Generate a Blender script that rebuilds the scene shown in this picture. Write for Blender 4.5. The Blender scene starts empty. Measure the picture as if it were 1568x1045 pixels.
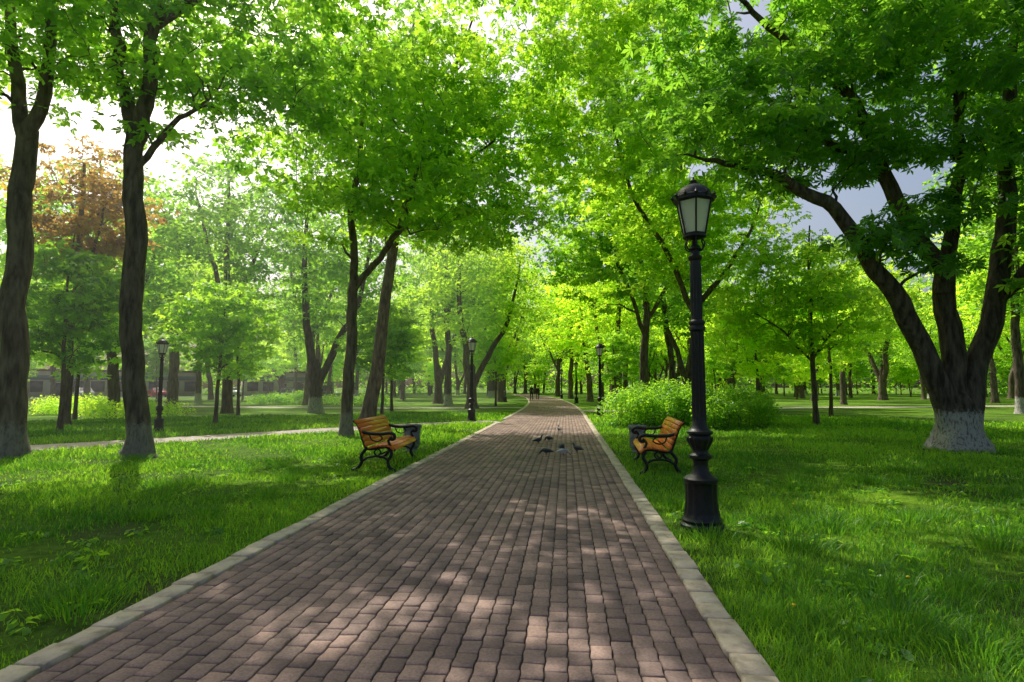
import bpy, math, random
import numpy as np
from mathutils import Vector
rng=np.random.default_rng(11); random.seed(5)
S=bpy.context.scene
# ------------------------------------------------------------ helpers
def link(o,parent=None):
    S.collection.objects.link(o)
    if parent: o.parent=parent
    return o
def empty(name,loc=(0,0,0),rot=0,sc=1):
    e=bpy.data.objects.new(name,None); e.location=loc; e.rotation_euler=(0,0,rot); e.scale=(sc,)*3
    e.empty_display_size=.3
    return link(e)
def mk_mesh(name,V,F,mats=None,smooth=False,rnd=None,midx=None):
    V=np.asarray(V,dtype=np.float32); F=np.asarray(F,dtype=np.int32)
    me=bpy.data.meshes.new(name)
    me.vertices.add(len(V)); me.vertices.foreach_set("co",V.ravel())
    me.loops.add(F.size); me.loops.foreach_set("vertex_index",F.ravel())
    me.polygons.add(len(F)); me.polygons.foreach_set("loop_start",np.arange(0,F.size,F.shape[1],dtype=np.int32))
    if mats:
        for m in (mats if isinstance(mats,(list,tuple)) else [mats]): me.materials.append(m)
    me.update(calc_edges=True)
    if smooth: me.polygons.foreach_set("use_smooth",np.ones(len(F),dtype=bool))
    if midx is not None: me.polygons.foreach_set("material_index",np.asarray(midx,dtype=np.int32))
    if rnd is not None:
        a=me.attributes.new("rnd",'FLOAT','FACE'); a.data.foreach_set("value",np.asarray(rnd,dtype=np.float32))
    return me
class Geo:
    def __init__(s): s.V=[];s.F=[];s.M=[];s.n=0
    def add(s,V,F,m=0):
        V=np.asarray(V,float);F=np.asarray(F,int)
        s.V.append(V);s.F.append(F+s.n);s.M.append(np.full(len(F),m));s.n+=len(V)
    def mesh(s,name,mats,smooth=False):
        return mk_mesh(name,np.vstack(s.V),np.vstack(s.F),mats,smooth,midx=np.concatenate(s.M))
def obj(name,me,parent=None,loc=(0,0,0)):
    o=bpy.data.objects.new(name,me); o.location=loc; return link(o,parent)
def tube(P,R,n=8,cap=True,lobes=None,lobe_k=5,rough=0):
    P=np.asarray(P,float);R=np.asarray(R,float);m=len(P)
    T=np.gradient(P,axis=0);T/=np.linalg.norm(T,axis=1)[:,None]+1e-9
    d=P[-1]-P[0];d/=np.linalg.norm(d)+1e-9
    ref=np.array([1.,0,0]) if abs(d[0])<.6 else np.array([0,1.,0])
    A=np.cross(T,ref);A/=np.linalg.norm(A,axis=1)[:,None]+1e-9
    B=np.cross(T,A)
    a=np.linspace(0,2*np.pi,n,endpoint=False)
    rr=R[:,None]*np.ones((m,n))
    if rough: rr=rr*(1+rough*np.sin(3*a+P[0,0])[None,:]*.6+rough*rng.standard_normal((m,n))*.35)
    if lobes is not None: 
        rr=rr*(1+np.asarray(lobes)[:,None]*np.cos(lobe_k*a+1)[None,:])
    V=P[:,None,:]+rr[:,:,None]*(np.cos(a)[None,:,None]*A[:,None,:]+np.sin(a)[None,:,None]*B[:,None,:])
    V=V.reshape(-1,3)
    i=np.arange(m-1)[:,None]*n;j=np.arange(n)[None,:];k=(j+1)%n
    F=np.stack([i+j,i+k,i+n+k,i+n+j],-1).reshape(-1,4)
    if cap:
        c0=len(V);V=np.vstack([V,P[0],P[-1]])
        l=(m-1)*n
        cf=[]
        for q in range(0,n,2):
            cf.append([c0,(q+2)%n,(q+1)%n,q]); cf.append([c0+1,l+q,l+(q+1)%n,l+(q+2)%n])
        F=np.vstack([F,cf])
    return V,F
def lathe(prof,n=24,flute=None):
    prof=np.asarray(prof,float);m=len(prof)
    a=np.linspace(0,2*np.pi,n,endpoint=False)
    r=prof[:,0][:,None]*np.ones((m,n))
    if flute:
        for (z0,z1,k,amp) in flute:
            msk=((prof[:,1]>=z0)&(prof[:,1]<=z1))[:,None]
            r=np.where(msk,r*(1+amp*np.cos(k*a)[None,:]),r)
    V=np.stack([r*np.cos(a),r*np.sin(a),prof[:,1][:,None]*np.ones((m,n))],-1).reshape(-1,3)
    i=np.arange(m-1)[:,None]*n;j=np.arange(n)[None,:];k=(j+1)%n
    return V,np.stack([i+j,i+k,i+n+k,i+n+j],-1).reshape(-1,4)
def box(x0,x1,y0,y1,z0,z1,ch=0):
    if ch<=0:
        V=[(x,y,z) for z in(z0,z1) for y in(y0,y1) for x in(x0,x1)]
        return np.array(V,float),np.array([[0,2,3,1],[4,5,7,6],[0,1,5,4],[2,6,7,3],[0,4,6,2],[1,3,7,5]])
    c=ch
    R=lambda e,z:[(x0+e,y0+e,z),(x1-e,y0+e,z),(x1-e,y1-e,z),(x0+e,y1-e,z)]
    V=R(c,z0)+R(0,z0+c)+R(0,z1-c)+R(c,z1)
    F=[[3,2,1,0],[12,13,14,15]]
    for l in range(3):
        for q in range(4): F.append([l*4+q,l*4+(q+1)%4,l*4+4+(q+1)%4,l*4+4+q])
    return np.array(V,float),np.array(F)
def catmull(P,k=5):
    P=np.asarray(P,float)
    if len(P)<3:
        t=np.linspace(0,1,k+1)[:,None];return P[0]*(1-t)+P[-1]*t
    Q=np.vstack([2*P[0]-P[1],P,2*P[-1]-P[-2]]);out=[]
    for i in range(1,len(Q)-2):
        for t in np.linspace(0,1,k,endpoint=False):
            a,b,c,d=Q[i-1],Q[i],Q[i+1],Q[i+2]
            out.append(.5*(2*b+(c-a)*t+(2*a-5*b+4*c-d)*t*t+(3*b-a-3*c+d)*t**3))
    out.append(P[-1]);return np.array(out)
# ------------------------------------------------------------ materials
def newmat(name):
    m=bpy.data.materials.new(name);m.use_nodes=True;nt=m.node_tree;nt.nodes.clear()
    out=nt.nodes.new("ShaderNodeOutputMaterial");return m,nt,out
def N(nt,t,**k):
    n=nt.nodes.new(t)
    for a,b in k.items(): setattr(n,a,b)
    return n
def ramp(nt,stops,interp='LINEAR'):
    r=N(nt,"ShaderNodeValToRGB");r.color_ramp.interpolation=interp
    e=r.color_ramp.elements
    while len(e)<len(stops): e.new(.5)
    for i,(p,c) in enumerate(stops): e[i].position=p;e[i].color=(*c,1)
    return r
def noise(nt,scale,detail=4,coord=None,mapping=None,rough=.6):
    tc=N(nt,"ShaderNodeNewGeometry") if coord is None else N(nt,"ShaderNodeTexCoord")
    src=tc.outputs["Position"] if coord is None else tc.outputs[coord]
    if mapping:
        mp=N(nt,"ShaderNodeMapping");mp.inputs["Scale"].default_value=mapping;nt.links.new(src,mp.inputs[0]);src=mp.outputs[0]
    n=N(nt,"ShaderNodeTexNoise");n.inputs["Scale"].default_value=scale;n.inputs["Detail"].default_value=detail
    n.inputs["Roughness"].default_value=rough
    nt.links.new(src,n.inputs["Vector"]);return n
def pmat(name,stops,scale=5,rough=.6,bump=0,bscale=None,metal=0,spec=.5,mapping=None,coord="Object",detail=5):
    m,nt,out=newmat(name);b=N(nt,"ShaderNodeBsdfPrincipled")
    n=noise(nt,scale,detail,coord,mapping);r=ramp(nt,stops)
    nt.links.new(n.outputs["Fac"],r.inputs[0]);nt.links.new(r.outputs[0],b.inputs["Base Color"])
    b.inputs["Roughness"].default_value=rough;b.inputs["Metallic"].default_value=metal
    b.inputs["Specular IOR Level"].default_value=spec
    if bump:
        n2=noise(nt,bscale or scale*3,6,coord,mapping);bp=N(nt,"ShaderNodeBump");bp.inputs["Strength"].default_value=bump
        bp.inputs["Distance"].default_value=.02
        nt.links.new(n2.outputs["Fac"],bp.inputs["Height"]);nt.links.new(bp.outputs[0],b.inputs["Normal"])
    nt.links.new(b.outputs[0],out.inputs[0]);return m
def leafmat(name,d0,d1,t0,t1,gl=.035,var=True):
    m,nt,out=newmat(name)
    a=N(nt,"ShaderNodeAttribute",attribute_name="rnd")
    r1=ramp(nt,[(0,d0),(1,d1)]);r2=ramp(nt,[(0,t0),(1,t1)])
    nt.links.new(a.outputs["Fac"],r1.inputs[0]);nt.links.new(a.outputs["Fac"],r2.inputs[0])
    df=N(nt,"ShaderNodeBsdfDiffuse");tl=N(nt,"ShaderNodeBsdfTranslucent");g=N(nt,"ShaderNodeBsdfGlossy");g.inputs["Roughness"].default_value=.42
    oi=N(nt,"ShaderNodeObjectInfo")
    for rr,sh in((r1,df),(r2,tl)):
        if var:
            h=N(nt,"ShaderNodeHueSaturation")
            for nm,a0,a1 in(("Hue",.487,.510),("Value",1.15,.80),("Saturation",1.0,1.0)):
                mr=N(nt,"ShaderNodeMapRange");mr.inputs[3].default_value=a0;mr.inputs[4].default_value=a1
                nt.links.new(oi.outputs["Random"],mr.inputs[0]);nt.links.new(mr.outputs[0],h.inputs[nm])
            nt.links.new(rr.outputs[0],h.inputs["Color"]);nt.links.new(h.outputs[0],sh.inputs[0])
        else: nt.links.new(rr.outputs[0],sh.inputs[0])
    mx=N(nt,"ShaderNodeAddShader")
    nt.links.new(df.outputs[0],mx.inputs[0]);nt.links.new(tl.outputs[0],mx.inputs[1])
    m2=N(nt,"ShaderNodeMixShader");m2.inputs[0].default_value=gl
    nt.links.new(mx.outputs[0],m2.inputs[1]);nt.links.new(g.outputs[0],m2.inputs[2])
    nt.links.new(m2.outputs[0],out.inputs[0]);return m
def barkmat(name,c0,c1,white=0,z0=1.15):
    m,nt,out=newmat(name);b=N(nt,"ShaderNodeBsdfPrincipled");b.inputs["Roughness"].default_value=.9
    b.inputs["Specular IOR Level"].default_value=.2
    n=noise(nt,9,6,"Object",(1,1,.22));r=ramp(nt,[(.35,c0),(.65,c1)])
    nt.links.new(n.outputs["Fac"],r.inputs[0])
    col=r.outputs[0]
    if white:
        g=N(nt,"ShaderNodeNewGeometry");sp=N(nt,"ShaderNodeSeparateXYZ");nt.links.new(g.outputs["Position"],sp.inputs[0])
        n3=noise(nt,14,4,"Object")
        ad=N(nt,"ShaderNodeMath",operation='MULTIPLY_ADD');nt.links.new(n3.outputs["Fac"],ad.inputs[0]);ad.inputs[1].default_value=.5
        nt.links.new(sp.outputs["Z"],ad.inputs[2])
        mr=N(nt,"ShaderNodeMapRange");mr.inputs[1].default_value=z0;mr.inputs[2].default_value=z0+.12
        mr.inputs[3].default_value=white;mr.inputs[4].default_value=0
        nt.links.new(ad.outputs[0],mr.inputs[0])
        mm=N(nt,"ShaderNodeMath",operation='MULTIPLY');rz=ramp(nt,[(.38,(.25,)*3),(.5,(1,1,1))]);n8=noise(nt,22,5,"Object",(1,1,.35))
        nt.links.new(n8.outputs["Fac"],rz.inputs[0]);nt.links.new(mr.outputs[0],mm.inputs[0]);nt.links.new(rz.outputs[0],mm.inputs[1])
        mx=N(nt,"ShaderNodeMix",data_type='RGBA');nt.links.new(mm.outputs[0],mx.inputs[0]);nt.links.new(col,mx.inputs[6])
        mx.inputs[7].default_value=(.46,.44,.42,1);col=mx.outputs[2]
    nt.links.new(col,b.inputs["Base Color"])
    n2=noise(nt,16,8,"Object",(1,1,.2));bp=N(nt,"ShaderNodeBump");bp.inputs["Strength"].default_value=1;bp.inputs["Distance"].default_value=.06
    nt.links.new(n2.outputs["Fac"],bp.inputs["Height"]);nt.links.new(bp.outputs[0],b.inputs["Normal"])
    nt.links.new(b.outputs[0],out.inputs[0]);return m
M_bark=barkmat("bark",(.05,.037,.03),(.19,.145,.115))
M_barkw=barkmat("bark_whitewashed",(.036,.027,.022),(.15,.118,.095),.85)
M_barkf=barkmat("bark_faded_whitewash",(.055,.04,.032),(.21,.155,.125),.3,.95)
M_leafA=leafmat("leaf_green",(.025,.075,.010),(.08,.17,.016),(.10,.30,.015),(.46,.72,.035))
M_leafG=leafmat("leaf_deep_green",(.018,.065,.014),(.05,.125,.018),(.06,.23,.02),(.30,.58,.03),.05)
M_leafB=leafmat("leaf_bright",(.06,.14,.014),(.12,.21,.02),(.36,.60,.025),(.66,.84,.05),.025)
M_leafC=leafmat("leaf_copper",(.05,.04,.02),(.12,.08,.03),(.30,.16,.03),(.50,.32,.05),.03)
M_grass=leafmat("grass_blades",(.028,.09,.010),(.105,.21,.018),(.05,.18,.01),(.28,.46,.02),.02,False)
M_iron=pmat("black_iron",[(.3,(.006,.006,.007)),(.7,(.014,.014,.016))],30,.42,.15,60,spec=.35)
M_glass,nt,out=newmat("frosted_glass")
d=N(nt,"ShaderNodeBsdfDiffuse");d.inputs[0].default_value=(.75,.78,.72,1);t=N(nt,"ShaderNodeBsdfTranslucent");t.inputs[0].default_value=(.85,.88,.8,1)
g=N(nt,"ShaderNodeBsdfGlossy");g.inputs["Roughness"].default_value=.15
mx=N(nt,"ShaderNodeMixShader");mx.inputs[0].default_value=.5;nt.links.new(d.outputs[0],mx.inputs[1]);nt.links.new(t.outputs[0],mx.inputs[2])
m2=N(nt,"ShaderNodeMixShader");m2.inputs[0].default_value=.08;nt.links.new(mx.outputs[0],m2.inputs[1]);nt.links.new(g.outputs[0],m2.inputs[2]);nt.links.new(m2.outputs[0],out.inputs[0])
M_wood=pmat("orange_wood",[(.3,(.62,.10,.010)),(.7,(.90,.21,.022))],3,.32,.15,8,mapping=(8,.6,8))
M_stone=pmat("grey_stone",[(.3,(.14,.14,.145)),(.7,(.30,.30,.30))],12,.85,.5,40)
M_pav,nt,out=newmat("pavers");b=N(nt,"ShaderNodeBsdfPrincipled");b.inputs["Roughness"].default_value=.85;b.inputs["Specular IOR Level"].default_value=.2
a=N(nt,"ShaderNodeAttribute",attribute_name="rnd");r=ramp(nt,[(0,(.21,.152,.135)),(.5,(.32,.232,.20)),(1,(.44,.305,.25))])
nt.links.new(a.outputs["Fac"],r.inputs[0])
n=noise(nt,.9,6);r2=ramp(nt,[(.3,(.62,.62,.65)),(.7,(1.12,1.09,1.05))]);nt.links.new(n.outputs["Fac"],r2.inputs[0])
mx=N(nt,"ShaderNodeMix",data_type='RGBA',blend_type='MULTIPLY');mx.inputs[0].default_value=1
nt.links.new(r.outputs[0],mx.inputs[6]);nt.links.new(r2.outputs[0],mx.inputs[7])
n4=noise(nt,60,4);r4=ramp(nt,[(.3,(.7,.7,.7)),(.7,(1.15,1.15,1.15))]);nt.links.new(n4.outputs["Fac"],r4.inputs[0])
mx2=N(nt,"ShaderNodeMix",data_type='RGBA',blend_type='MULTIPLY');mx2.inputs[0].default_value=1
nt.links.new(mx.outputs[2],mx2.inputs[6]);nt.links.new(r4.outputs[0],mx2.inputs[7]);nt.links.new(mx2.outputs[2],b.inputs["Base Color"])
n3=noise(nt,90,5);bp=N(nt,"ShaderNodeBump");bp.inputs["Strength"].default_value=.5;bp.inputs["Distance"].default_value=.004
nt.links.new(n3.outputs["Fac"],bp.inputs["Height"]);nt.links.new(bp.outputs[0],b.inputs["Normal"]);nt.links.new(b.outputs[0],out.inputs[0])
M_joint=pmat("joint_soil",[(.3,(.03,.027,.022)),(.6,(.055,.048,.04)),(.75,(.04,.07,.02))],6,.95,coord="Object")
M_kerb=pmat("kerb_stone",[(.25,(.24,.20,.15)),(.5,(.50,.42,.31)),(.75,(.60,.54,.43))],7,.85,.6,50)
M_lane=pmat("side_path_paving",[(.3,(.34,.28,.25)),(.7,(.44,.37,.33))],4,.85,.3,40)
M_ground,nt,out=newmat("lawn");b=N(nt,"ShaderNodeBsdfPrincipled");b.inputs["Roughness"].default_value=.95;b.inputs["Specular IOR Level"].default_value=.1
n=noise(nt,.35,8);r=ramp(nt,[(.3,(.085,.08,.04)),(.42,(.065,.13,.015)),(.58,(.13,.25,.015)),(.75,(.21,.35,.02))])
nt.links.new(n.outputs["Fac"],r.inputs[0])
n5=noise(nt,9,6);r5=ramp(nt,[(.3,(.55,.55,.55)),(.7,(1.3,1.3,1.3))]);nt.links.new(n5.outputs["Fac"],r5.inputs[0])
mx=N(nt,"ShaderNodeMix",data_type='RGBA',blend_type='MULTIPLY');mx.inputs[0].default_value=1
nt.links.new(r.outputs[0],mx.inputs[6]);nt.links.new(r5.outputs[0],mx.inputs[7]);nt.links.new(mx.outputs[2],b.inputs["Base Color"])
n6=noise(nt,30,6);bp=N(nt,"ShaderNodeBump");bp.inputs["Strength"].default_value=.8;bp.inputs["Distance"].default_value=.06
nt.links.new(n6.outputs["Fac"],bp.inputs["Height"]);nt.links.new(bp.outputs[0],b.inputs["Normal"]);nt.links.new(b.outputs[0],out.inputs[0])
# ------------------------------------------------------------ ground, paths
gx=500
obj("lawn_ground",mk_mesh("lawn_ground",[(-gx,-100,0),(gx,-100,0),(gx,900,0),(-gx,900,0)],[[0,1,2,3]],M_ground))
XL,XR=-2.92,.93
def cX(y): y=np.asarray(y,float);return -.0011*np.maximum(y-32,0)**2
ys=np.linspace(-6,125,160)
V=np.array([[(XL-.02+cX(y),y,.004),(XR+.02+cX(y),y,.004)] for y in ys]).reshape(-1,3)
F=[[2*i,2*i+1,2*i+3,2*i+2] for i in range(len(ys)-1)]
path=empty("brick_path")
obj("joint_bed",mk_mesh("joint_bed",V,F,M_joint),path)
nc=29;w=(XR-XL)/nc
def pavers(ya,yb,Lb,ns,amp,name):
    cols,rows=np.meshgrid(np.arange(nc),np.arange(int((yb-ya)/Lb)))
    cols=cols.ravel();rows=rows.ravel();nb=len(cols)
    y0=ya+rows*Lb+(cols%2)*Lb/2;x0=XL+cols*w;g=.0045
    ht=.022+rng.normal(0,.0014,nb);jx=rng.normal(0,.0013,(nb,1));jy=rng.normal(0,.002,(nb,1))
    tl=rng.normal(0,.001,(nb,2))
    fr=np.linspace(0,1,ns+1)
    def ring(e,z,tilt=False):
        ya_=y0[:,None]+g+e+(Lb-2*g-2*e)*fr[None]
        wv=amp*np.sin(2*np.pi*(ya_-ya)/Lb)
        L_=x0[:,None]+g+e+wv;R_=x0[:,None]+w-g-e+wv
        X=np.concatenate([R_,L_[:,::-1]],1)+jx;Y=np.concatenate([ya_,ya_[:,::-1]],1)+jy
        Z=z[:,None]*np.ones_like(X)
        if tilt: Z=Z+tl[:,:1]*np.sign(X-(x0[:,None]+w/2))+tl[:,1:]*np.sign(Y-(y0[:,None]+Lb/2))
        return np.stack([X+cX(Y),Y,Z],-1)
    V=np.concatenate([ring(0,np.zeros(nb)),ring(0,ht-.006,True),ring(.006,ht,True)],1).reshape(-1,3)
    k=2*(ns+1);Fl=[]
    for l in range(2):
        for q in range(k): Fl.append([l*k+q,l*k+(q+1)%k,l*k+k+(q+1)%k,l*k+k+q])
    for q in range(ns): Fl.append([2*k+q,2*k+q+1,2*k+k-2-q,2*k+k-1-q])
    F=(np.arange(nb)[:,None,None]*(3*k)+np.array(Fl)[None]).reshape(-1,4)
    br=np.clip(rng.normal(.45,.24,nb),0,1)
    obj(name,mk_mesh(name,V,F,M_pav,rnd=np.repeat(br,len(Fl))),path)
LB=.172
pavers(-4,-4+LB*200,LB,4,.004,"pavers_near");pavers(-4+LB*200,122,LB,1,0,"pavers_far")
for (a0,a1) in ((XL-.19,XL-.005),(XR+.005,XR+.19)):
    G=Geo();y=-5
    while y<124:
        L=.26 if y<50 else 1.0
        if a0<-1 and 24.5<y<27.6: y+=L;continue
        v,f=box(a0,a1,y+.004,y+L-.004,-.05,.045+random.gauss(0,.004),.008)
        v[:,0]+=cX(v[:,1])+random.gauss(0,.006);G.add(v,f);y+=L
    obj("path_kerb",G.mesh("path_kerb",M_kerb))
def strip(name,P,wd,mat,z):
    P=catmull([(p[0],p[1],0) for p in P],8);T=np.gradient(P,axis=0);T/=np.linalg.norm(T,axis=1)[:,None]
    Nn=np.stack([-T[:,1],T[:,0],0*T[:,0]],1)
    A=P+Nn*wd/2;B=P-Nn*wd/2;V=np.stack([A,B],1).reshape(-1,3);V[:,2]=z
    G=Geo();G.add(V,[[2*i+1,2*i+3,2*i+2,2*i] for i in range(len(P)-1)])
    o=obj(name,G.mesh(name,mat));
    return P
lane_pts=strip("side_path",[(-3.1,26.1),(-5.2,24.6),(-8.3,21.1),(-13.8,13.9),(-22,6)],1.9,M_lane,.008)
strip("side_path",[(1.1,38),(14,44),(40,52),(90,62)],2.4,M_lane,.008)
strip("side_path",[(-3.4,44),(-18,42),(-45,48),(-80,60)],2.2,M_lane,.009)
# ------------------------------------------------------------ leaves
def leaves(C,R,cnt,size,lobes=3,flat=.34,seed=0,crnd=None,up=1.0):
    r=np.random.default_rng(seed);n=len(C)
    C=np.repeat(C,cnt,0);RR=np.repeat(R,cnt)[:,None]
    m=len(C)
    o=r.normal(size=(m,3));o/=np.linalg.norm(o,axis=1)[:,None];o*=r.random((m,1))**.45
    o=o*RR*np.array([1,1,flat])
    o[:,2]-=.16*(o[:,0]**2+o[:,1]**2)/np.maximum(RR[:,0],.1)
    P=C+o
    d=o*np.array([1,1,.0])/np.maximum(RR,.01)+r.normal(size=(m,3))*np.array([.6,.6,.25]);d[:,2]-=.3
    d/=np.linalg.norm(d,axis=1)[:,None]
    nn=np.array([0,0,up])+r.normal(size=(m,3))*.55
    s=np.cross(d,nn);s/=np.linalg.norm(s,axis=1)[:,None]+1e-9
    nn=np.cross(s,d)
    L=size*(.65+.7*r.random((m,1)))
    angs={1:[0],3:[-.95,0,.95],5:[-1.5,-.75,0,.75,1.5]}[lobes]
    Vs=[]
    for a in angs:
        dd=d*math.cos(a)+s*math.sin(a);ss=-d*math.sin(a)+s*math.cos(a)
        l=L*(1 if a==0 else .82);wd=.34 if lobes>1 else .38
        if lobes==5: wd=.22
        Vs+= [P,P+dd*l*.58+ss*l*wd*.75+nn*l*.06,P+dd*l-nn*l*.12,P+dd*l*.58-ss*l*wd*.75+nn*l*.06]
    V=np.stack(Vs,1).reshape(-1,3)
    F=np.arange(len(V)).reshape(-1,4)
    if crnd is None: crnd=r.random(n)
    rn=np.clip(np.repeat(crnd,cnt)*.65+r.random(m)*.35,0,1)
    return V,F,np.repeat(rn,len(angs))
def sample_crown(ells,n,r,power=.45):
    vol=np.array([e[3]*e[4]*e[5] for e in ells]);k=r.choice(len(ells),n,p=vol/vol.sum())
    E=np.array(ells)[k]
    o=r.normal(size=(n,3));o/=np.linalg.norm(o,axis=1)[:,None];o*=r.random((n,1))**power
    return E[:,:3]+o*E[:,3:6]
def tree_parts(limbs,ells,nclump,cnt,size,R,seed,lobes=3,tn=12,bn=6,flat=.34,base_flare=.45,zfree=.35):
    r=np.random.default_rng(seed);G=Geo();nodes=[];nr=[]
    for li,lb in enumerate(limbs):
        P=catmull(np.array(lb)[:,:3],6);Rd=catmull(np.array([[p[3],0,0] for p in lb]),6)[:,0]
        Rd=np.maximum(Rd,.01)
        sm=r.normal(size=P.shape);sm=(sm+np.roll(sm,1,0)+np.roll(sm,-1,0))/1.7
        wob=sm*(Rd[:,None]*.08+.03)*np.clip((P[:,2:3]-1.2)/2,0,1);wob[0]=0;P=P+wob
        lob=None
        if P[0,2]<.05:
            P[0,2]=-.05
            t=np.clip(1-P[:,2]/.7,0,1);Rd=Rd*(1+base_flare*t**2);lob=.12*t
            ex=np.array([P[0]+(P[1]-P[0])*f for f in(.33,.66)])
            er=Rd[0]+(Rd[1]-Rd[0])*np.array([.5,.8]);el_=lob[0]+(lob[1]-lob[0])*np.array([.33,.66])
            P=np.vstack([P[:1],ex,P[1:]]);Rd=np.concatenate([Rd[:1],er,Rd[1:]]);lob=np.concatenate([lob[:1],el_,lob[1:]])
        v,f=tube(P,Rd,tn if Rd[0]>.08 else 8,cap=False,lobes=lob,rough=.07)
        G.add(v,f)
        zt=max(p[2] for p in lb)*zfree
        for p,q in zip(P,Rd):
            if p[2]>zt: nodes.append(p);nr.append(q)
    nodes=np.array(nodes);nr=np.array(nr)
    T=sample_crown(ells,nclump,r)
    D=np.min(np.linalg.norm(T[:,None]-nodes[None],axis=2),axis=1);T=T[np.argsort(D)]
    CC=[];CR=[]
    for t in T:
        dv=nodes-t;c=np.linalg.norm(dv,axis=1)+.9*np.maximum(dv[:,2]+.3,0)
        j=int(np.argmin(c));p=nodes[j];L=np.linalg.norm(t-p)
        if L<.15: CC.append(t);CR.append(R);continue
        s=np.linspace(0,1,6)[:,None];up=np.array([0,0,.16*L])
        Q=p*(1-s)+t*s+up*np.sin(np.pi*s)+r.normal(size=(6,3))*.05*L*np.sin(np.pi*s)
        ra=min(nr[j]*.75,.012+.02*L);rad=ra*(1-s[:,0])+.006
        v,f=tube(Q,rad,bn,cap=False);G.add(v,f)
        nodes=np.vstack([nodes,Q[1:]]);nr=np.concatenate([nr,rad[1:]])
        CC.append(t);CR.append(R*(.65+.6*r.random()))
        if L>1.2: CC.append(Q[3]+r.normal(size=3)*.2);CR.append(R*.6)
    CC=np.array(CC);CR=np.array(CR)
    V,F,rn=leaves(CC,CR,cnt,size,lobes,flat,seed+1)
    return G,(V,F,rn)
def make_tree(name,loc,limbs,ells,nclump,cnt,size,R,seed,mat,bark=None,**k):
    G,(V,F,rn)=tree_parts(limbs,ells,nclump,cnt,size,R,seed,**k)
    e=empty(name,(loc[0],loc[1],0))
    obj("trunk_and_branches",G.mesh("trunk",bark or M_bark,True),e)
    obj("foliage",mk_mesh("foliage",V,F,mat,rnd=rn),e);return e
# --- near trees
make_tree("maple_tree",(-12.63,12.0),[
 [(0,0,0,.33),(0,0,.5,.29),(-.1,0,3,.26),(-.2,.05,5.5,.24),(-.3,.1,7.8,.22)],
 [(-.3,.1,7.6,.17),(-.9,.2,9.8,.13),(-1.5,.4,13,.06)],
 [(-.3,.1,7.5,.17),(.35,0,9.3,.13),(.5,-.3,11,.1),(1,-.5,13.5,.05)]],
 [(0,0,12,4.6,4.6,2.8),(.5,-1,9.4,3.8,2.5,1.3)],165,34,.19,.85,1,M_leafA,bark=M_barkf)
make_tree("maple_tree",(-9.71,12.27),[
 [(0,0,0,.29),(0,0,.5,.25),(-.3,0,2.5,.23),(-.34,0,4.5,.23),(-.5,0,7.7,.19)],
 [(-.5,0,7.5,.17),(-1,.1,9,.14),(-1.4,.2,10.5,.12),(-1.8,.4,13,.06)],
 [(-.5,0,7.4,.19),(-.12,-.1,8.8,.16),(0,-.2,10.4,.13),(.6,-.6,13.5,.06)],
 [(0,-.2,10.2,.13),(3,-.3,11.8,.1),(6,-.4,12.6,.07),(9.5,-.3,13,.04)],  # long limb and last crown ellipsoid added, mostly out of view, for foreground shade
 [(-.5,0,6.6,.08),(.6,-.1,7.8,.06),(1.5,-.2,8.2,.03)]],
 [(.3,-.5,12,4.8,4.8,2.8),(1.4,.3,8.9,3.2,2.2,1.7),(7.6,-.3,12.7,4.8,4.2,1.7)],270,34,.19,.85,2,M_leafA,bark=M_barkf)
make_tree("maple_tree",(-7.1,18.0),[
 [(0,0,0,.2),(.05,0,2.5,.175),(.2,0,5.1,.165)],
 [(.2,0,4.9,.14),(.05,.1,7.5,.11),(.2,.3,10.5,.07),(.3,.2,12.5,.03)],
 [(.2,0,4.9,.12),(1.05,-.1,5.9,.1),(1.9,-.3,7.2,.08),(2.6,-.6,9.6,.04)]],
 [(.3,-1,10.2,4.6,4.2,3.2),(1.6,-1.8,7.4,3.6,2.6,1.7)],190,36,.2,.85,3,M_leafA,bark=M_barkf)
make_tree("maple_tree",(-8.74,24.5),[
 [(0,0,0,.33),(.5,0,3,.28),(1.05,-.3,7.2,.22),(2.45,-1,12,.14),(3.9,-1.5,14.6,.09),(5,-2,17,.04)],
 [(1.6,-.5,9,.11),(3.4,-1.8,10.2,.08),(6,-3,11.2,.04)],
 [(1.05,-.3,7.2,.1),(.4,0,10,.07),(0,-.4,13,.03)],
 [(2.45,-1,12,.1),(2.2,-2.5,14.3,.07),(3,-4,16,.03)]],
 [(4.4,-3,12.3,6.6,5.6,4.4),(4.4,-3.8,8.4,4.2,3,1.7)],330,38,.21,.95,4,M_leafA,zfree=.45)
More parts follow.
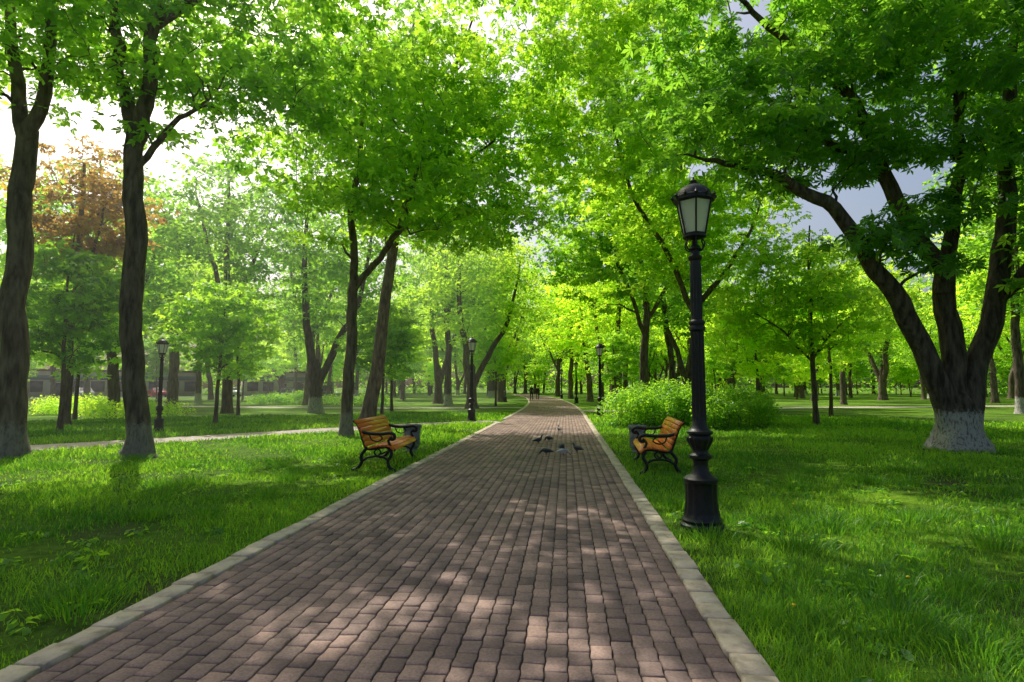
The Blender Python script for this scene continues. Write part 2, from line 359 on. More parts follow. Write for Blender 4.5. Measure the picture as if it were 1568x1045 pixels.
make_tree("chestnut_tree",(10.04,15.77),[
 [(0,0,0,.56),(0,0,.4,.52),(.02,0,.9,.47),(.05,0,1.35,.34),(.05,0,1.7,.16)],
 [(-.15,0,.2,.3),(-.45,-.1,1.5,.27),(-1.25,-.3,3.16,.25),(-2.4,-.8,4.8,.2),(-3.6,-1.2,6.1,.16),(-5.1,-1.6,6.9,.11),(-6.6,-2,7.0,.05)],
 [(0,0,.3,.32),(-.05,0,2,.28),(-.24,-.1,4.3,.24),(-.9,-.2,5.6,.2),(-1.8,-.4,7.4,.17),(-2.6,-.8,9,.13),(-4.5,-1.3,10.5,.09),(-6,-2,11.4,.04)],
 [(.2,0,.3,.3),(.5,.0,2,.26),(1.1,0,4,.24),(1.6,.1,6.6,.2),(1.9,0,10.2,.13),(2.3,-.2,13,.05)],
 [(-.24,-.1,4.0,.2),(.1,-.3,6.5,.15),(.15,-.5,9,.11),(-.5,-.8,12.5,.05)],
 [(-2.0,-.5,7.6,.11),(-3.4,-.9,7.9,.09),(-4.8,-1.1,9.0,.05)],
 [(1.1,0,3.8,.14),(2,-.8,5.2,.12),(3.2,-1.5,6.5,.06)]],
 [(-1.5,-.8,10.6,7,4.8,3.4),(1.6,-1.5,6.6,2.6,2.4,2.6),(-4.8,-1.6,7.9,3.4,2.6,1.7),(-1.9,-1.4,5.4,2.6,1.6,1.3),(2.6,-2.2,4.4,2.2,1.4,1.5)],480,30,.25,.85,5,M_leafG,bark=M_barkw,lobes=5,tn=16,zfree=.25)
make_tree("linden_tree",(6.4,28.5),[
 [(0,0,0,.26),(0,0,3,.22),(.1,0,6,.18),(-.4,0,10,.12),(-.6,0,14,.04)],
 [(0,0,5,.14),(-1.5,-1,8,.12),(-3.5,-3,11,.08),(-5,-5,15.5,.04)],[(0,0,5.5,.14),(2,-.3,8,.1),(3.4,0,11,.04)]],
 [(-.5,-1,10,5.2,4.6,4.6),(-4.2,-4.5,13,4.4,4.4,3.6),(-3.6,-5,16.6,4.6,4,2.6)],400,38,.24,.95,6,M_leafB)
make_tree("linden_tree",(5.0,37),[
 [(0,0,0,.32),(0,0,3,.27),(.1,0,7,.2),(-.4,0,12,.12),(-.6,0,17,.04)],
 [(0,0,5,.14),(-1.5,-.6,9,.1),(-4,-1,13,.04)],[(0,0,5.5,.14),(2,-.3,9,.1),(3.4,0,12,.04)]],
 [(-1.6,-1,12,5.6,4.6,5.6)],240,34,.27,1.0,16,M_leafA)
make_tree("young_linden_tree",(10.55,25.4),[
 [(0,0,0,.11),(-.05,0,2.4,.1),(0,0,5,.08),(.1,0,8.6,.03)],
 [(0,0,2.6,.05),(-1.2,0,4,.04),(-2.4,0,4.8,.02)],[(0,0,2.8,.05),(1.2,.3,4.2,.04),(2.4,.4,5,.02)]],
 [(0,0,5.6,3.8,3.4,2.6)],190,38,.18,.75,7,M_leafB)
make_tree("copper_maple_tree",(-20.3,21.5),[
 [(0,0,0,.2),(0,0,3,.17),(.2,0,6,.14),(.2,0,11,.05)],[(0,0,4.5,.1),(1.2,-.5,7,.07),(2,-.8,9,.03)]],
 [(.4,0,8.9,2.7,2.6,3.0)],110,34,.2,.8,8,M_leafC)
# --- template trees, shared meshes
def template(kind,seed):
    r=random.Random(seed)
    if kind=="tall":
        h=r.uniform(14,18);lean=r.uniform(-1.6,1.6);f=r.uniform(3.5,6.5)
        limbs=[[(0,0,0,.3),(lean*.1,0,2.5,.26),(lean*.35,0,f,.22),(lean*.6,.2,h*.62,.15),(lean,.3,h,.04)],
               [(lean*.3,0,f,.16),(1.2,.5,f+2.5,.12),(2.3,.8,f+6,.05)],[(lean*.3,0,f+.6,.15),(-1.2,-.6,f+3,.12),(-2.6,-.4,f+6.4,.05)]]
        ell=[(lean*.5,0,h*.66,4.8,4.8,h*.33),(r.uniform(-2,2),r.uniform(-1,1),h*.42,3,2.8,1.8)]
        return limbs,ell,190,32,.3,1.0
    if kind=="fork":
        h=r.uniform(14,17);q=r.uniform(.6,1.5)
        limbs=[[(0,0,0,.42),(0,0,1.6,.36),(0,0,2.6,.3),(0,0,3.4,.15)],[(-.05,0,1.8,.28),(-.4*q,0,5,.24),(-.7*q,0,9,.17),(-.9,.3,h,.04)],
               [(.1,0,1.6,.25),(1*q,.1,4.6,.2),(1.9*q,.2,7,.15),(2.6*q,.4,h-3,.04)]]
        return limbs,[(.4,0,h*.66,5,4.8,h*.34)],200,32,.3,1.05
    if kind=="young":
        h=r.uniform(5.5,8)
        limbs=[[(0,0,0,.09),(.05,0,1.8,.075),(.1,.1,h*.6,.05),(.2,0,h,.02)]]
        return limbs,[(.1,0,h*.62,2.3,2.2,h*.33)],100,34,.2,.65
T={}
def tmpl(key,kind,seed,mat,bark=M_bark):
    l,e,nc_,c,s,R=template(kind,seed);G,(V,F,rn)=tree_parts(l,e,nc_,c,s,R,seed,lobes=1 if kind!="young" else 3,tn=10,bn=4)
    T[key]=(G.mesh("trunk_"+key,bark,True),mk_mesh("foliage_"+key,V,F,mat,rnd=rn))
tmpl("t1","tall",21,M_leafA);tmpl("t2","tall",22,M_leafB);tmpl("t3","tall",23,M_leafA,M_barkw);tmpl("t4","tall",28,M_leafB);tmpl("t5","tall",31,M_leafA)
tmpl("f1","fork",24,M_leafA,M_barkw);tmpl("f2","fork",25,M_leafB);tmpl("f3","fork",33,M_leafA)
tmpl("y1","young",26,M_leafB);tmpl("y2","young",27,M_leafA);tmpl("y3","young",35,M_leafB)
def inst(key,name,x,y,rot=None,sc=1,tilt=0,parent=None):
    e=bpy.data.objects.new(name,None);link(e,parent);e.location=(x,y,0)
    e.rotation_euler=(0,tilt,random.uniform(0,6.28) if rot is None else rot);e.scale=(sc,sc,sc*random.uniform(.92,1.1))
    a,b=T[key];obj("trunk_and_branches",a,e);obj("foliage",b,e);return e
placed=[(-12.6,12),(-9.7,12.3),(-7.1,18),(-8.7,24.5),(10,15.8),(6.4,28.5),(10.5,25.4),(-20,21),(5,37)]
for k,n,x,y,ro,sc in [("f1","forked_linden_tree",-15.4,34,0,1.0),("f2","linden_tree",-12.2,54,1,1.05),("t3","linden_tree",-10.2,49,2,1.1),
  ("t2","linden_tree",-6.9,60,0,1.1),("t3","linden_tree",9.4,51,3,1.1),("f1","linden_tree",9.2,44,2,.95),
  ("f2","linden_tree",-7.0,42,0,1.0),("t4","linden_tree",2.6,62,0,1.15),("f3","linden_tree",-8.2,72,0,1.15),("t1","linden_tree",.6,76,1,1.15),
  ("t2","linden_tree",-1.4,92,2,1.2),("f1","linden_tree",-11.6,88,2,1.2),("f2","linden_tree",4.2,50,2,1.0),
  ("t5","linden_tree",-24.5,29,1,1.0),("t4","linden_tree",-30,27,1,1.0),("t1","linden_tree",-20.5,33,4,1.05),
  ("y2","young_tree",-14.6,22.7,0,.95),("y3","young_tree",-23.1,25,2,1),("y1","young_tree",-18.6,31,3,1),("y2","young_tree",-18.3,19.2,2,1.0),
  ("y1","young_tree",-11.5,37,3,1.1),("y2","young_tree",-10.2,31,.5,1.0),("y3","young_tree",-5.8,47,1.5,1.0),
  ("y1","young_tree",9.9,30.6,1,.95),("y2","young_tree",12.2,38,0,1.1),("y3","young_tree",14.5,33,0,1.1),("y2","young_tree",3.6,42,2,.9),
  ("t1","linden_tree",-17.5,6.5,1,1),("t3","linden_tree",19.5,20,2,1),("t1","linden_tree",19,9,2,1),("t2","linden_tree",-24,15,2,1)]:  # trees at both sides, mostly out of view, added for shade and filling
    inst(k,n,x,y,ro,sc);placed.append((x,y))
dist=empty("distant_trees")
pl=list(placed);cnt=0
for _ in range(9000):
    y=random.uniform(32,140);x=random.uniform(-1,1)*(y*.98+6)
    c=float(cX(y))
    if -6.2+c<x<3.6+c and y<112: continue
    if x<-25 and y>62 and x<-.55*y and y>70: continue
    mind=9.6 if y<62 else (8.0 if y<90 else 6.4)
    if any((x-a)**2+(y-b)**2<mind**2 for a,b in pl): continue
    pl.append((x,y));cnt+=1
    k=random.choice(["t1","t2","t3","t4","t5","f1","f2","f3","t2","y1","y2","y3"] )
    inst(k,"linden_tree_distant",x,y,None,random.uniform(.8,1.3),random.uniform(-.08,.08),parent=dist)
    if cnt>200: break
print("distant",cnt)
r=np.random.default_rng(3);n=2200
ang=r.uniform(-1.15,1.0,n);rad=r.uniform(135,165,n)
C=np.stack([rad*np.sin(ang),rad*np.cos(ang),r.uniform(1.0,24,n)],1)
V,F,rn=leaves(C,np.full(n,3.0),34,.9,1,.7,9)
obj("foliage_belt",mk_mesh("foliage_belt",V,F,M_leafA,rnd=rn),dist)
# shrubs
def shrub(name,ells,n,cnt,size,R,mat,seed):
    r=np.random.default_rng(seed);C=sample_crown(ells,n,r,.3);C=C[C[:,2]>.12]
    V,F,rn=leaves(C,np.full(len(C),R),cnt,size,1,.7,seed)
    V[:,2]=np.maximum(V[:,2],.02)
    G=Geo()
    for c in C[::4]:
        b_=np.array([c[0]+r.normal()*.15,c[1]+r.normal()*.15,0]);G.add(*tube([b_,(b_+c)/2+[.03,0,.05],c],[.015,.01,.005],4,cap=False))
    e=empty(name);obj("stems",G.mesh("stems",M_bark),e);obj("foliage",mk_mesh("shrub_foliage",V,F,mat,rnd=rn),e)
shrub("spirea_shrub",[(2.6,23.6,.75,1.2,1.2,.9),(4.1,24.2,.9,1.4,1.3,1.0)],190,90,.1,.42,M_leafA,31)
shrub("spirea_shrub",[(5.6,23.2,.8,1.3,1.3,.9),(7.2,24.2,.7,1.3,1.2,.8)],190,90,.1,.42,M_leafA,32)
shrub("low_hedge",[(-22,27,.45,3,1.2,.5),(-28,31,.5,3.5,1.4,.5)],160,70,.12,.5,M_leafB,33)
shrub("low_hedge",[(-17,46,.5,3,1,.55),(-25,50,.5,4,1.2,.6)],160,60,.14,.55,M_leafA,34)
# ------------------------------------------------------------ grass
def sn(x,y): return np.sin(x*1.3+1.7*np.sin(y*.9))*np.cos(y*1.1+1.3*np.sin(x*.7))+.5*np.sin(x*3.1+y*2.3)*np.cos(y*3.7-x*1.9)
r=np.random.default_rng(77)
def blades(n,r0,r1,hs,ws):
    th=r.uniform(-.95,.9,n);rr=(math.sqrt(r0)+(math.sqrt(r1)-math.sqrt(r0))*r.random(n))**2
    x=rr*np.sin(th);y=rr*np.cos(th)
    ok=((x<XL-.18+cX(y))|(x>XR+.18+cX(y)))
    d=np.full(n,9.)
    for q in lane_pts: d=np.minimum(d,np.hypot(x-q[0],y-q[1]))
    ok&=d>1.0
    f=sn(x,y);ok&=r.random(n)<np.clip(.58+.48*f,.08,1)
    x,y,rr,f=x[ok],y[ok],rr[ok],f[ok];m=len(x)
    h=hs*(.4+.8*r.random(m))*(1+.45*f)
    w_=ws*(.6+.8*r.random(m))*np.maximum(1,rr/5.5)
    h*=np.clip(rr/14,1,1.7)
    a=r.uniform(0,2*np.pi,m);s=np.stack([np.cos(a),np.sin(a),0*a],1)*w_[:,None]/2
    l=r.uniform(0,2*np.pi,m);ln=np.stack([np.cos(l),np.sin(l),0*l],1)*(h*r.uniform(.15,.9,m))[:,None]
    B=np.stack([x,y,0*x],1);U=np.array([0,0,1.])*h[:,None]
    m1=B+U*.6+ln*.35;t=B+U*.95+ln
    V=np.stack([B-s,B+s,m1+s*.8,m1-s*.8,t+s*.12,t-s*.12],1).reshape(-1,3)
    b=np.arange(m)[:,None,None]*6
    F=(b+np.array([[0,1,2,3],[3,2,4,5]])[None]).reshape(-1,4)
    rn=np.clip(.5+.3*sn(x*.45+3,y*.45)+r.normal(0,.24,m),0,1)
    return V,F,np.repeat(rn,2)
V,F,rn=blades(430000,1.9,34,.075,.0075)
obj("grass",mk_mesh("grass",V,F,M_grass,rnd=rn))
tc=[(2.9,7.0),(4.7,6.8),(5.6,7.4),(2.2,4.2),(3.0,4.9),(-4.4,6.8),(-6.0,8.2),(1.5,6.3),(1.9,7.0),(-9.3,11.7),(-9.9,11.9)]
Vs=[];Fs=[];Rs=[];off=0
for (cx_,cy_) in tc+[(r.uniform(1.4,9),r.uniform(3,12)) for _ in range(34)]+[(r.uniform(-12,-3.4),r.uniform(3.5,12)) for _ in range(40)]:
    m=170;x=cx_+r.normal(0,.13,m);y=cy_+r.normal(0,.10,m);h=r.uniform(.09,.2,m)
    a=r.uniform(0,2*np.pi,m);s=np.stack([np.cos(a),np.sin(a),0*a],1)*.004
    ln=(np.stack([x-cx_,y-cy_,0*x],1)*.8+r.normal(0,.03,(m,3))*[1,1,0])
    B=np.stack([x,y,0*x],1);U=np.array([0,0,1.])*h[:,None];m1=B+U*.65+ln*.4;t=B+U*.9+ln
    Vs.append(np.stack([B-s,B+s,m1+s*.8,m1-s*.8,t+s*.1,t-s*.1],1).reshape(-1,3))
    Fs.append((np.arange(m)[:,None,None]*6+np.array([[0,1,2,3],[3,2,4,5]])[None]).reshape(-1,4)+off);off+=m*6
    Rs.append(np.clip(r.normal(.2,.15,m*2),0,1))
obj("grass_tufts",mk_mesh("grass_tufts",np.vstack(Vs),np.vstack(Fs),M_grass,rnd=np.concatenate(Rs)))
C=[];
for _ in range(300):
    sd=random.random()<.5
    C.append((random.uniform(-11,-3.3) if sd else random.uniform(1.3,9),random.uniform(3,12),random.uniform(.03,.07)))
V,F,rn=leaves(np.array(C),np.full(len(C),.11),16,.07,1,.3,44)
obj("broadleaf_weeds",mk_mesh("broadleaf_weeds",V,F,M_leafA,rnd=rn))
M_yel=pmat("dandelion_yellow",[(.3,(.75,.48,.01)),(.7,(.85,.6,.02))],50,.8)
G=Geo()
for _ in range(45):
    sd=random.random()<.45
    x=random.uniform(-10,-3.3) if sd else random.uniform(1.3,9);y=random.uniform(3,13);z=random.uniform(.07,.11)
    v,f=lathe([(.001,-.008),(.010,-.006),(.015,.004),(.012,.01),(.001,.012)],8);G.add(v+[x,y,z],f)
    v,f=tube([(x,y,0),(x,y,z-.005)],[.002,.002],4,cap=False);G.add(v,f,1)
obj("dandelions",G.mesh("dandelions",[M_yel,M_grass]))
# ------------------------------------------------------------ street lamp
def lamp_meshes():
    G=Geo()
    prof=[(.0,0),(.24,0),(.24,.05),(.215,.07),(.225,.10),(.20,.13),(.185,.17),(.18,.22),(.17,.30),(.168,.42),(.172,.50),(.19,.52),(.19,.555),(.165,.575),(.12,.60),(.095,.64),(.08,.70),(.085,.76),(.13,.79),(.13,.82),(.095,.84),(.085,.87),(.11,.93),(.135,.98),(.14,1.02),(.12,1.05),(.145,1.065),(.145,1.09),(.11,1.11),(.085,1.16),(.078,1.2)]
    prof2=[];
    for a,b in zip(prof[:-1],prof[1:]): prof2+= [a,((a[0]+b[0])/2,(a[1]+b[1])/2)]
    prof2.append(prof[-1])
    v,f=lathe(prof2,48,[(.14,.5,12,.05),(.9,1.03,12,.07)]);G.add(v,f)
    sh=[(.078,1.2)]+[(.074-.004*(z-1.2),z) for z in np.linspace(1.22,2.24,8)]
    v,f=lathe(sh,48,[(1.21,2.25,12,.09)]);G.add(v,f)
    v,f=lathe([(.07,2.24),(.095,2.26),(.095,2.29),(.08,2.31),(.095,2.34),(.09,2.36),(.066,2.38)],32);G.add(v,f)
    v,f=lathe([(.064-.006*(z-2.38),z) for z in np.linspace(2.38,3.08,6)],48,[(2.39,3.07,12,.09)]);G.add(v,f)
    v,f=lathe([(.06,3.08),(.08,3.1),(.08,3.13),(.055,3.15),(.05,3.2),(.07,3.22),(.06,3.25),(.035,3.27),(.03,3.33),(.09,3.35),(.135,3.36),(.135,3.385),(.0,3.387)],32);G.add(v,f)
    for k in range(6):
        a=k*math.pi/3;c,s=math.cos(a),math.sin(a)
        P=[(.05,3.2),(.10,3.22),(.12,3.28),(.10,3.33),(.125,3.37)]
        v,f=tube(catmull([(p[0]*c,p[0]*s,p[1]) for p in P],3),[.009]*13,6);G.add(v,f)
    zb,zt,rb,rt=3.385,3.79,.13,.21
    for k in range(6):
        a=k*math.pi/3;a2=a+math.pi/3
        p=lambda a,r_,z:(r_*math.cos(a),r_*math.sin(a),z)
        v,f=tube([p(a,rb,zb),p(a,rt,zt)],[.011,.011],6);G.add(v,f)
        v,f=tube([p(a,rb,zb+.012),p(a2,rb,zb+.012)],[.012,.012],6);G.add(v,f)
        v,f=tube([p(a,rt,zt),p(a2,rt,zt)],[.014,.014],6);G.add(v,f)
        for a3 in (a,a+math.pi/6):
            v,f=tube([p(a3,.222,zt+.02),p(a3,.25,zt+.055),p(a3,.235,zt+.095)],[.016,.02,.003],6);G.add(v,f)
    v,f=lathe([(.2,zt),(.235,zt+.005),(.235,zt+.045),(.215,zt+.055),(.205,zt+.075),(.19,zt+.11),(.16,zt+.15),(.11,zt+.19),(.06,zt+.205),(.06,zt+.225),(.035,zt+.235),(.045,zt+.255),(.02,zt+.27),(.012,zt+.30),(.001,zt+.31)],24,[(zt+.06,zt+.19,12,.03)]);G.add(v,f)
    iron=G.mesh("lamp_iron",M_iron,True)
    G=Geo()
    v,f=lathe([(rb-.006,zb+.005),(rt-.006,zt)],6);G.add(v,f)
    return iron,G.mesh("lamp_glass",M_glass)
LI,LG=lamp_meshes()
for x,y,sc in [(1.53,6.79,1),(-4.39,26.4,.97),(-14.28,18.94,.82),(1.75,29.8,.95),(1.0,56,1),(-.6,78,1),(-6.4,60,1)]:
    e=empty("street_lamp",(x,y,0),math.radians(25),sc);
    o=obj("iron_post",LI,e);obj("lantern_glass",LG,e)
    o.modifiers.new("es","EDGE_SPLIT").split_angle=math.radians(50)
# ------------------------------------------------------------ bench (faces +X, long axis Y)
def bench(loc,rot):
    e=empty("park_bench",(*loc,0),rot,1.08);Lh=.97
    seat=[(.52,.395),(.47,.435),(.385,.45),(.30,.445),(.215,.43),(.13,.415)]
    G=Geo()
    def slat(x,z,ang,wd):
        v,f=box(-wd/2,wd/2,-Lh,Lh,-.015,.015,.004);c,s=math.cos(ang),math.sin(ang)
        V=np.stack([v[:,0]*c+v[:,2]*s+x,v[:,1],-v[:,0]*s+v[:,2]*c+z],1);G.add(V,f)
    for (x,z),a in zip(seat,[.75,.3,.05,-.1,-.18,-.18]): slat(x,z,a,.079)
    back=[(.045,.47),(.015,.55),(-.015,.63),(-.045,.71),(-.08,.79),(-.13,.86)]
    for (x,z),a in zip(back,[1.2,1.2,1.2,1.18,1.1,.8]): slat(x,z,a,.079)
    obj("seat_and_back_slats",G.mesh("slats",M_wood),e)
    G=Geo()
    def bar(P,r_,y,k=5):
        Q=catmull([(p[0],0,p[1]) for p in P],k);v,f=tube(Q,[r_*1.15]*len(Q),8);v[:,1]=v[:,1]*1.6+y;G.add(v,f)
    for y in (-.92,.92):
        bar([(.56,.36),(.48,.41),(.35,.42),(.13,.385),(.04,.41),(.0,.5),(-.06,.68),(-.12,.82),(-.19,.88)],.021,y)
        bar([(.46,.40),(.50,.30),(.44,.18),(.47,.07),(.56,.015)],.026,y)
        bar([(.05,.40),(-.04,.28),(-.03,.16),(-.10,.06),(-.2,.015)],.026,y)
        bar([(-.03,.17),(.08,.24),(.22,.26),(.36,.24),(.45,.18)],.017,y)
        bar([(-.07,.70),(.08,.66),(.30,.65),(.47,.665),(.545,.63),(.54,.57),(.49,.56),(.48,.60)],.026,y)
        bar([(.50,.60),(.44,.53),(.48,.44)],.02,y)
        bar([(.25,.40),(.19,.33),(.25,.27),(.31,.33),(.26,.39)],.012,y)
        bar([(.10,.64),(.14,.55),(.24,.52),(.33,.57),(.28,.63)],.011,y)
        for fx in (.5,-.15): v,f=box(fx-.06,fx+.08,y-.035,y+.035,0,.02,.004);G.add(v,f)
    v,f=tube([(.2,-.86,.25),(.2,.86,.25)],[.012,.012],6);G.add(v,f)
    obj("cast_iron_frame",G.mesh("bench_frame",M_iron,True),e)
bench((-3.9,11.65),math.radians(3));bench((1.98,11.65),math.radians(180-3))
def bin_(x,y):
    e=empty("litter_bin",(x,y,0),.3);G=Geo()
    v,f=lathe([(.0,.0),(.15,0),(.15,.04),(.125,.06),(.14,.1),(.175,.13),(.2,.2),(.205,.5),(.215,.58),(.235,.6),(.235,.66),(.19,.67),(.18,.62),(.17,.3),(0,.3)],8);G.add(v,f)
    for k in range(8):
        a=(k+.5)*math.pi/4;v,f=box(-.05,.05,-.008,.008,.24,.52,.004);rr=.195*.995
        G.add(np.stack([v[:,1]*math.cos(a)-v[:,0]*math.sin(a)+rr*.945*math.cos(a),v[:,1]*math.sin(a)+v[:,0]*math.cos(a)+rr*.945*math.sin(a),v[:,2]],1),f)
    obj("stone_urn",G.mesh("stone_urn",M_stone),e)
bin_(-3.8,13.9);bin_(1.72,14.2)
# ------------------------------------------------------------ skinned figures
def zmat(name,stops,rough=.8):
    m,nt,out=newmat(name);b=N(nt,"ShaderNodeBsdfPrincipled");b.inputs["Roughness"].default_value=rough
    tc=N(nt,"ShaderNodeTexCoord");sp=N(nt,"ShaderNodeSeparateXYZ");nt.links.new(tc.outputs["Object"],sp.inputs[0])
    d_=N(nt,"ShaderNodeMath",operation='DIVIDE');d_.inputs[1].default_value=2;nt.links.new(sp.outputs["Z"],d_.inputs[0])
    r=ramp(nt,stops,'CONSTANT');nt.links.new(d_.outputs[0],r.inputs[0]);nt.links.new(r.outputs[0],b.inputs["Base Color"]);nt.links.new(b.outputs[0],out.inputs[0]);return m
def skin(name,V,E,R,mat,parent,root=0):
    me=bpy.data.meshes.new(name);me.from_pydata(V,E,[]);me.materials.append(mat)
    o=obj(name,me,parent);o.modifiers.new("skin","SKIN").use_smooth_shade=True
    sv=me.skin_vertices[0].data
    for i,rr in enumerate(R): sv[i].radius=rr if isinstance(rr,tuple) else (rr,rr);sv[i].use_root=(i==root)
    s=o.modifiers.new("sub","SUBSURF");s.levels=2;s.render_levels=2;return o
def person(x,y,rot,coat,legs,hair,stride=.28,sc=1):
    e=empty("walking_person",(x,y,.02),rot,sc)
    m=zmat("clothes",[(0,(.02,.02,.02)),(.035,legs),(.44,coat),(.74,(.45,.27,.2)),(.80,hair)])
    s=stride
    V=[(0,0,.95),(0,0,1.15),(0,.01,1.38),(0,.01,1.5),(0,.03,1.62),(0,.04,1.70),
       (.1,0,.9),(.11,s*.6,.5),(.11,s*.75,.09),(.11,s*.75+.17,.04),
       (-.1,0,.9),(-.11,-s*.25,.5),(-.11,-s-.05,.12),(-.11,-s+.1,.04),
       (.19,0,1.40),(.23,-.1,1.12),(.22,.02,.88),(.22,.05,.79),(-.19,0,1.40),(-.23,.1,1.13),(-.22,.25,.92),(-.22,.29,.84)]
    E=[(0,1),(1,2),(2,3),(3,4),(4,5),(0,6),(6,7),(7,8),(8,9),(0,10),(10,11),(11,12),(12,13),(2,14),(14,15),(15,16),(16,17),(2,18),(18,19),(19,20),(20,21)]
    R=[(.16,.12),(.15,.11),(.17,.11),.06,.095,.085,.095,.065,.05,.04,.095,.065,.05,.04,.065,.05,.04,.03,.065,.05,.04,.03]
    skin("body",V,E,R,m,e)
person(-4.15,69,0,(.015,.015,.02),(.02,.02,.03),(.03,.02,.015))
person(-3.45,69.8,.1,(.03,.025,.03),(.03,.03,.05),(.05,.03,.02),-.24,.95)
M_pig=zmat("pigeon_feathers",[(0,(.3,.06,.04)),(.025,(.04,.045,.055)),(.07,(.07,.075,.09)),(.095,(.02,.035,.035))],.6)
M_pigw=zmat("pigeon_feathers_pale",[(0,(.35,.08,.05)),(.025,(.5,.5,.52)),(.08,(.12,.12,.14)),(.095,(.03,.05,.05))],.6)
def pigeon(x,y,rot,peck=False,mat=M_pig):
    e=empty("pigeon",(x,y,.022),rot,.95)
    hd=[(.14,0,.09),(.165,0,.05),(.185,0,.03),(.205,0,.015)] if peck else [(.105,0,.20),(.115,0,.235),(.14,0,.235),(.165,0,.225)]
    V=[(0,0,.125),(-.07,0,.115),(-.13,0,.10),(-.19,0,.09),(.06,0,.135),(.09,0,.165)]+hd+[(.01,.03,.07),(.005,.03,.008),(.035,.035,.004),(.01,-.03,.07),(.005,-.03,.008),(.035,-.035,.004)]
    if peck: V[5]=(.11,0,.125)
    E=[(0,1),(1,2),(2,3),(0,4),(4,5),(5,6),(6,7),(7,8),(8,9),(0,10),(10,11),(11,12),(0,13),(13,14),(14,15)]
    R=[(.062,.062),(.055,.05),(.035,.025),(.03,.008),(.055,.055),(.036,.036),.024,.024,.014,.004,.016,.005,.004,.016,.005,.004]
    skin("body",V,E,R,mat,e)
    G=Geo()
    for s in(1,-1):
        Q=catmull([(.06,s*.058,.15),(0,s*.068,.14),(-.08,s*.05,.12),(-.16,s*.02,.10)],4);v,f=tube(Q,np.interp(np.linspace(0,1,len(Q)),[0,.3,1],[.012,.032,.006]),8)
        v[:,1]=(v[:,1]-s*.05)*.5+s*.05;G.add(v,f)
    obj("wings",G.mesh("wings",mat,True),e)
for p in [(-.08,13.3,.2,True,M_pigw),(-.46,13.3,3.3,True,M_pig),(.26,13.9,2.6,False,M_pig),(-.12,14.4,1.2,True,M_pig),(-.78,16.0,.4,False,M_pig),(-.50,16.6,2.4,True,M_pig),(-.24,20.2,2,False,M_pig)]: pigeon(*p)
# ------------------------------------------------------------ distant street on the left
M_asph=pmat("asphalt",[(.3,(.04,.04,.042)),(.7,(.06,.06,.06))],3,.9)
strip("street_road",[(-30,112),(-50,96),(-75,76),(-105,50),(-140,20)],7,M_asph,.012)
M_blue=pmat("blue_cladding",[(.3,(.09,.15,.18)),(.7,(.13,.2,.24))],1,.6);M_win=pmat("window_glass",[(.3,(.02,.03,.035)),(.7,(.06,.07,.08))],1,.1)
M_wall=pmat("render_wall",[(.3,(.4,.36,.3)),(.7,(.5,.46,.4))],1,.85);M_roof=pmat("roof_metal",[(.3,(.12,.06,.05)),(.7,(.16,.08,.06))],1,.6)
def pavilion(x,y,rot,L,H,wall):
    e=empty("shop_pavilion",(x,y,0),rot);G=Geo()
    G.add(*box(-L/2,L/2,0,7,0,H));G.add(*box(-L/2-.3,L/2+.3,-.5,7.3,H+.003,H+.35),2)
    n=int(L/2.6)
    for k in range(n):
        xx=-L/2+L*(k+.5)/n
        if k%4==2: G.add(*box(xx-.5,xx+.5,-.05,.02,0.02,2.2),1)
        else: G.add(*box(xx-.9,xx+.9,-.05,.02,.8,2.4),1)
        G.add(*box(xx-1,xx+1,-.1,.02,2.42,2.52),2)
    G.add(*box(-L/2,L/2,-.14,-.003,2.7,3.4),3)
    obj("pavilion_building",G.mesh("pavilion",[wall,M_win,M_roof,M_blue]),e)
pavilion(-74,86,math.radians(38),26,4.0,M_wall);pavilion(-100,64,math.radians(40),22,4.2,M_wall);pavilion(-52,104,math.radians(36),16,4.2,M_wall)
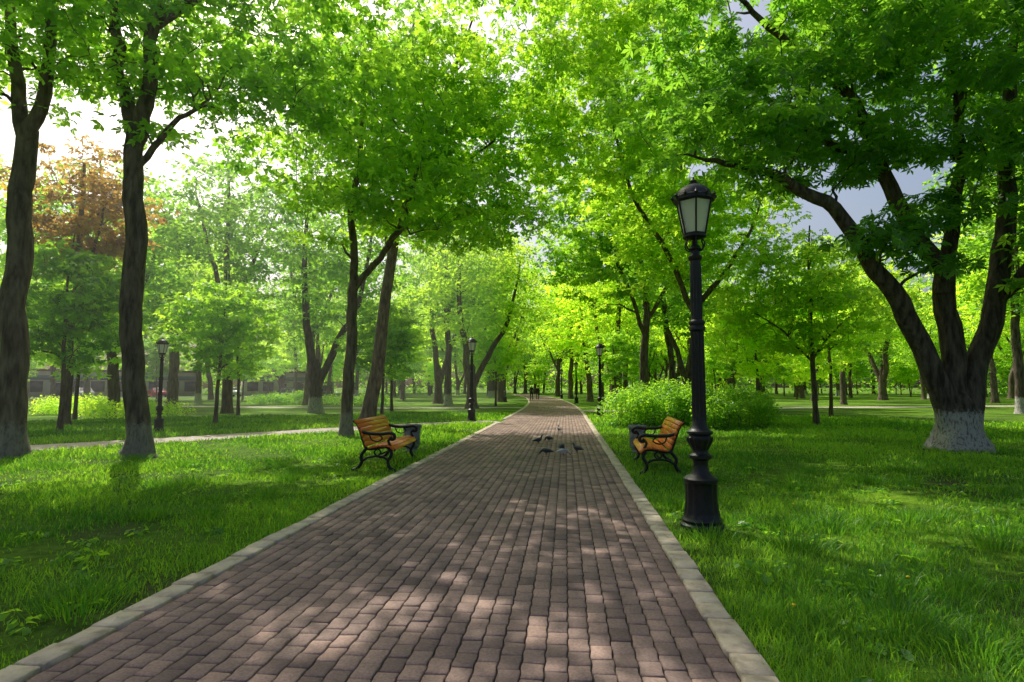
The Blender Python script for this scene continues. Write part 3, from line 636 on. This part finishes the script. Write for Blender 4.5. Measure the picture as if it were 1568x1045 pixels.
def car(x,y,rot,col):
    e=empty("parked_car",(x,y,.012),rot)
    mp=pmat("car_paint",[(.3,col),(.7,tuple(c*1.1 for c in col))],1,.25)
    side=[(-2.1,.35),(-2.15,.75),(-1.95,.95),(-1.5,1.0),(-.95,1.42),(.45,1.45),(1.05,1.02),(1.9,.88),(2.15,.65),(2.1,.32)]
    G=Geo();n=len(side);hw=.86
    A=[(p[0],-hw if p[1]<1.05 else -hw*.8,p[1]) for p in side];B=[(q[0],-q[1],q[2]) for q in A]
    F=[[i,(i+1)%n,n+(i+1)%n,n+i] for i in range(n)]
    F+=[[0,1,8,9],[1,2,7,8],[2,3,6,7],[3,4,5,6]];F+=[[n+d for d in f][::-1] for f in [[0,1,8,9],[1,2,7,8],[2,3,6,7],[3,4,5,6]]]
    G.add(A+B,F)
    for s in(-1,1):
        y1,y2=s*(.86-.035),s*(.70+.004)
        G.add([(-1.3,y1+s*.015,1.04),(-.1,y1+s*.015,1.04),(-.1,y2+s*.02,1.38),(-.88,y2+s*.02,1.36)],[[0,1,2,3]],1)
        G.add([(0,y1+s*.015,1.04),(.9,y1+s*.015,1.04),(.42,y2+s*.02,1.38),(0,y2+s*.02,1.38)],[[0,1,2,3]],1)
        for wx in(-1.3,1.35):
            v,f=lathe([(0,-.1),(.2,-.1),(.32,-.09),(.33,.0),(.32,.1),(.2,.11),(0,.11)],20);v=np.stack([v[:,0]+wx,v[:,2]+s*.8,v[:,1]+.33],1);G.add(v,f,2)
    G.add([(-1.47,-.7,1.03),(-1.47,.7,1.03),(-1.0,.6,1.40),(-1.0,-.6,1.40)],[[0,1,2,3]],1);G.add([(1.06,-.7,1.06),(1.06,.7,1.06),(.53,.6,1.42),(.53,-.6,1.42)],[[0,1,2,3]],1)
    obj("car_body",G.mesh("car",[mp,M_win,M_iron]),e)
for x,y,c in [(-69,76,(.5,.5,.52)),(-62,81.5,(.35,.03,.03)),(-76,70.5,(.05,.06,.08)),(-54,88,(.6,.6,.6)),(-47,93,(.08,.1,.2)),(-85,62,(.4,.41,.42))]: car(x,y,math.radians(-38),c)
# ------------------------------------------------------------ light, sky, camera
# thin scattering haze box, added on the left so sun shafts show
M_air,nt,out=newmat("sun_shaft_haze");vs=N(nt,"ShaderNodeVolumeScatter");vs.inputs["Density"].default_value=.0026;vs.inputs["Anisotropy"].default_value=.65
vs.inputs["Color"].default_value=(1,.99,.93,1);nt.links.new(vs.outputs[0],out.inputs["Volume"])
v,f=box(-55,-3.6,5,62,-.5,17);obj("sun_shaft_haze",mk_mesh("sun_shaft_haze",v,f,M_air))
el,az=math.radians(50),math.radians(-40)
w_=bpy.data.worlds.new("World");S.world=w_;w_.use_nodes=True;nt=w_.node_tree
sky=nt.nodes.new("ShaderNodeTexSky");sky.sky_type='NISHITA';sky.sun_disc=False;sky.sun_elevation=el;sky.sun_rotation=az
sky.air_density=1;sky.dust_density=6;sky.ozone_density=1
nt.links.new(sky.outputs[0],nt.nodes["Background"].inputs[0]);nt.nodes["Background"].inputs[1].default_value=.15
sl=bpy.data.lights.new("sun",'SUN');sl.energy=5;sl.angle=math.radians(.5);sl.color=(1,.95,.84)
so=bpy.data.objects.new("sun",sl);link(so)
sv=Vector((math.sin(az)*math.cos(el),math.cos(az)*math.cos(el),math.sin(el)));so.rotation_euler=(-sv).to_track_quat('-Z','Y').to_euler()
so.location=(-20,20,30)
cam=bpy.data.cameras.new("camera");cam.lens=20;cam.sensor_width=36;cam.clip_end=2000;cam.clip_start=.05
co=bpy.data.objects.new("camera",cam);link(co);co.location=(0,0,1.6);co.rotation_euler=(math.radians(94.6),0,math.radians(5.4));S.camera=co
S.view_settings.view_transform='Standard';S.view_settings.look='None';S.view_settings.exposure=0
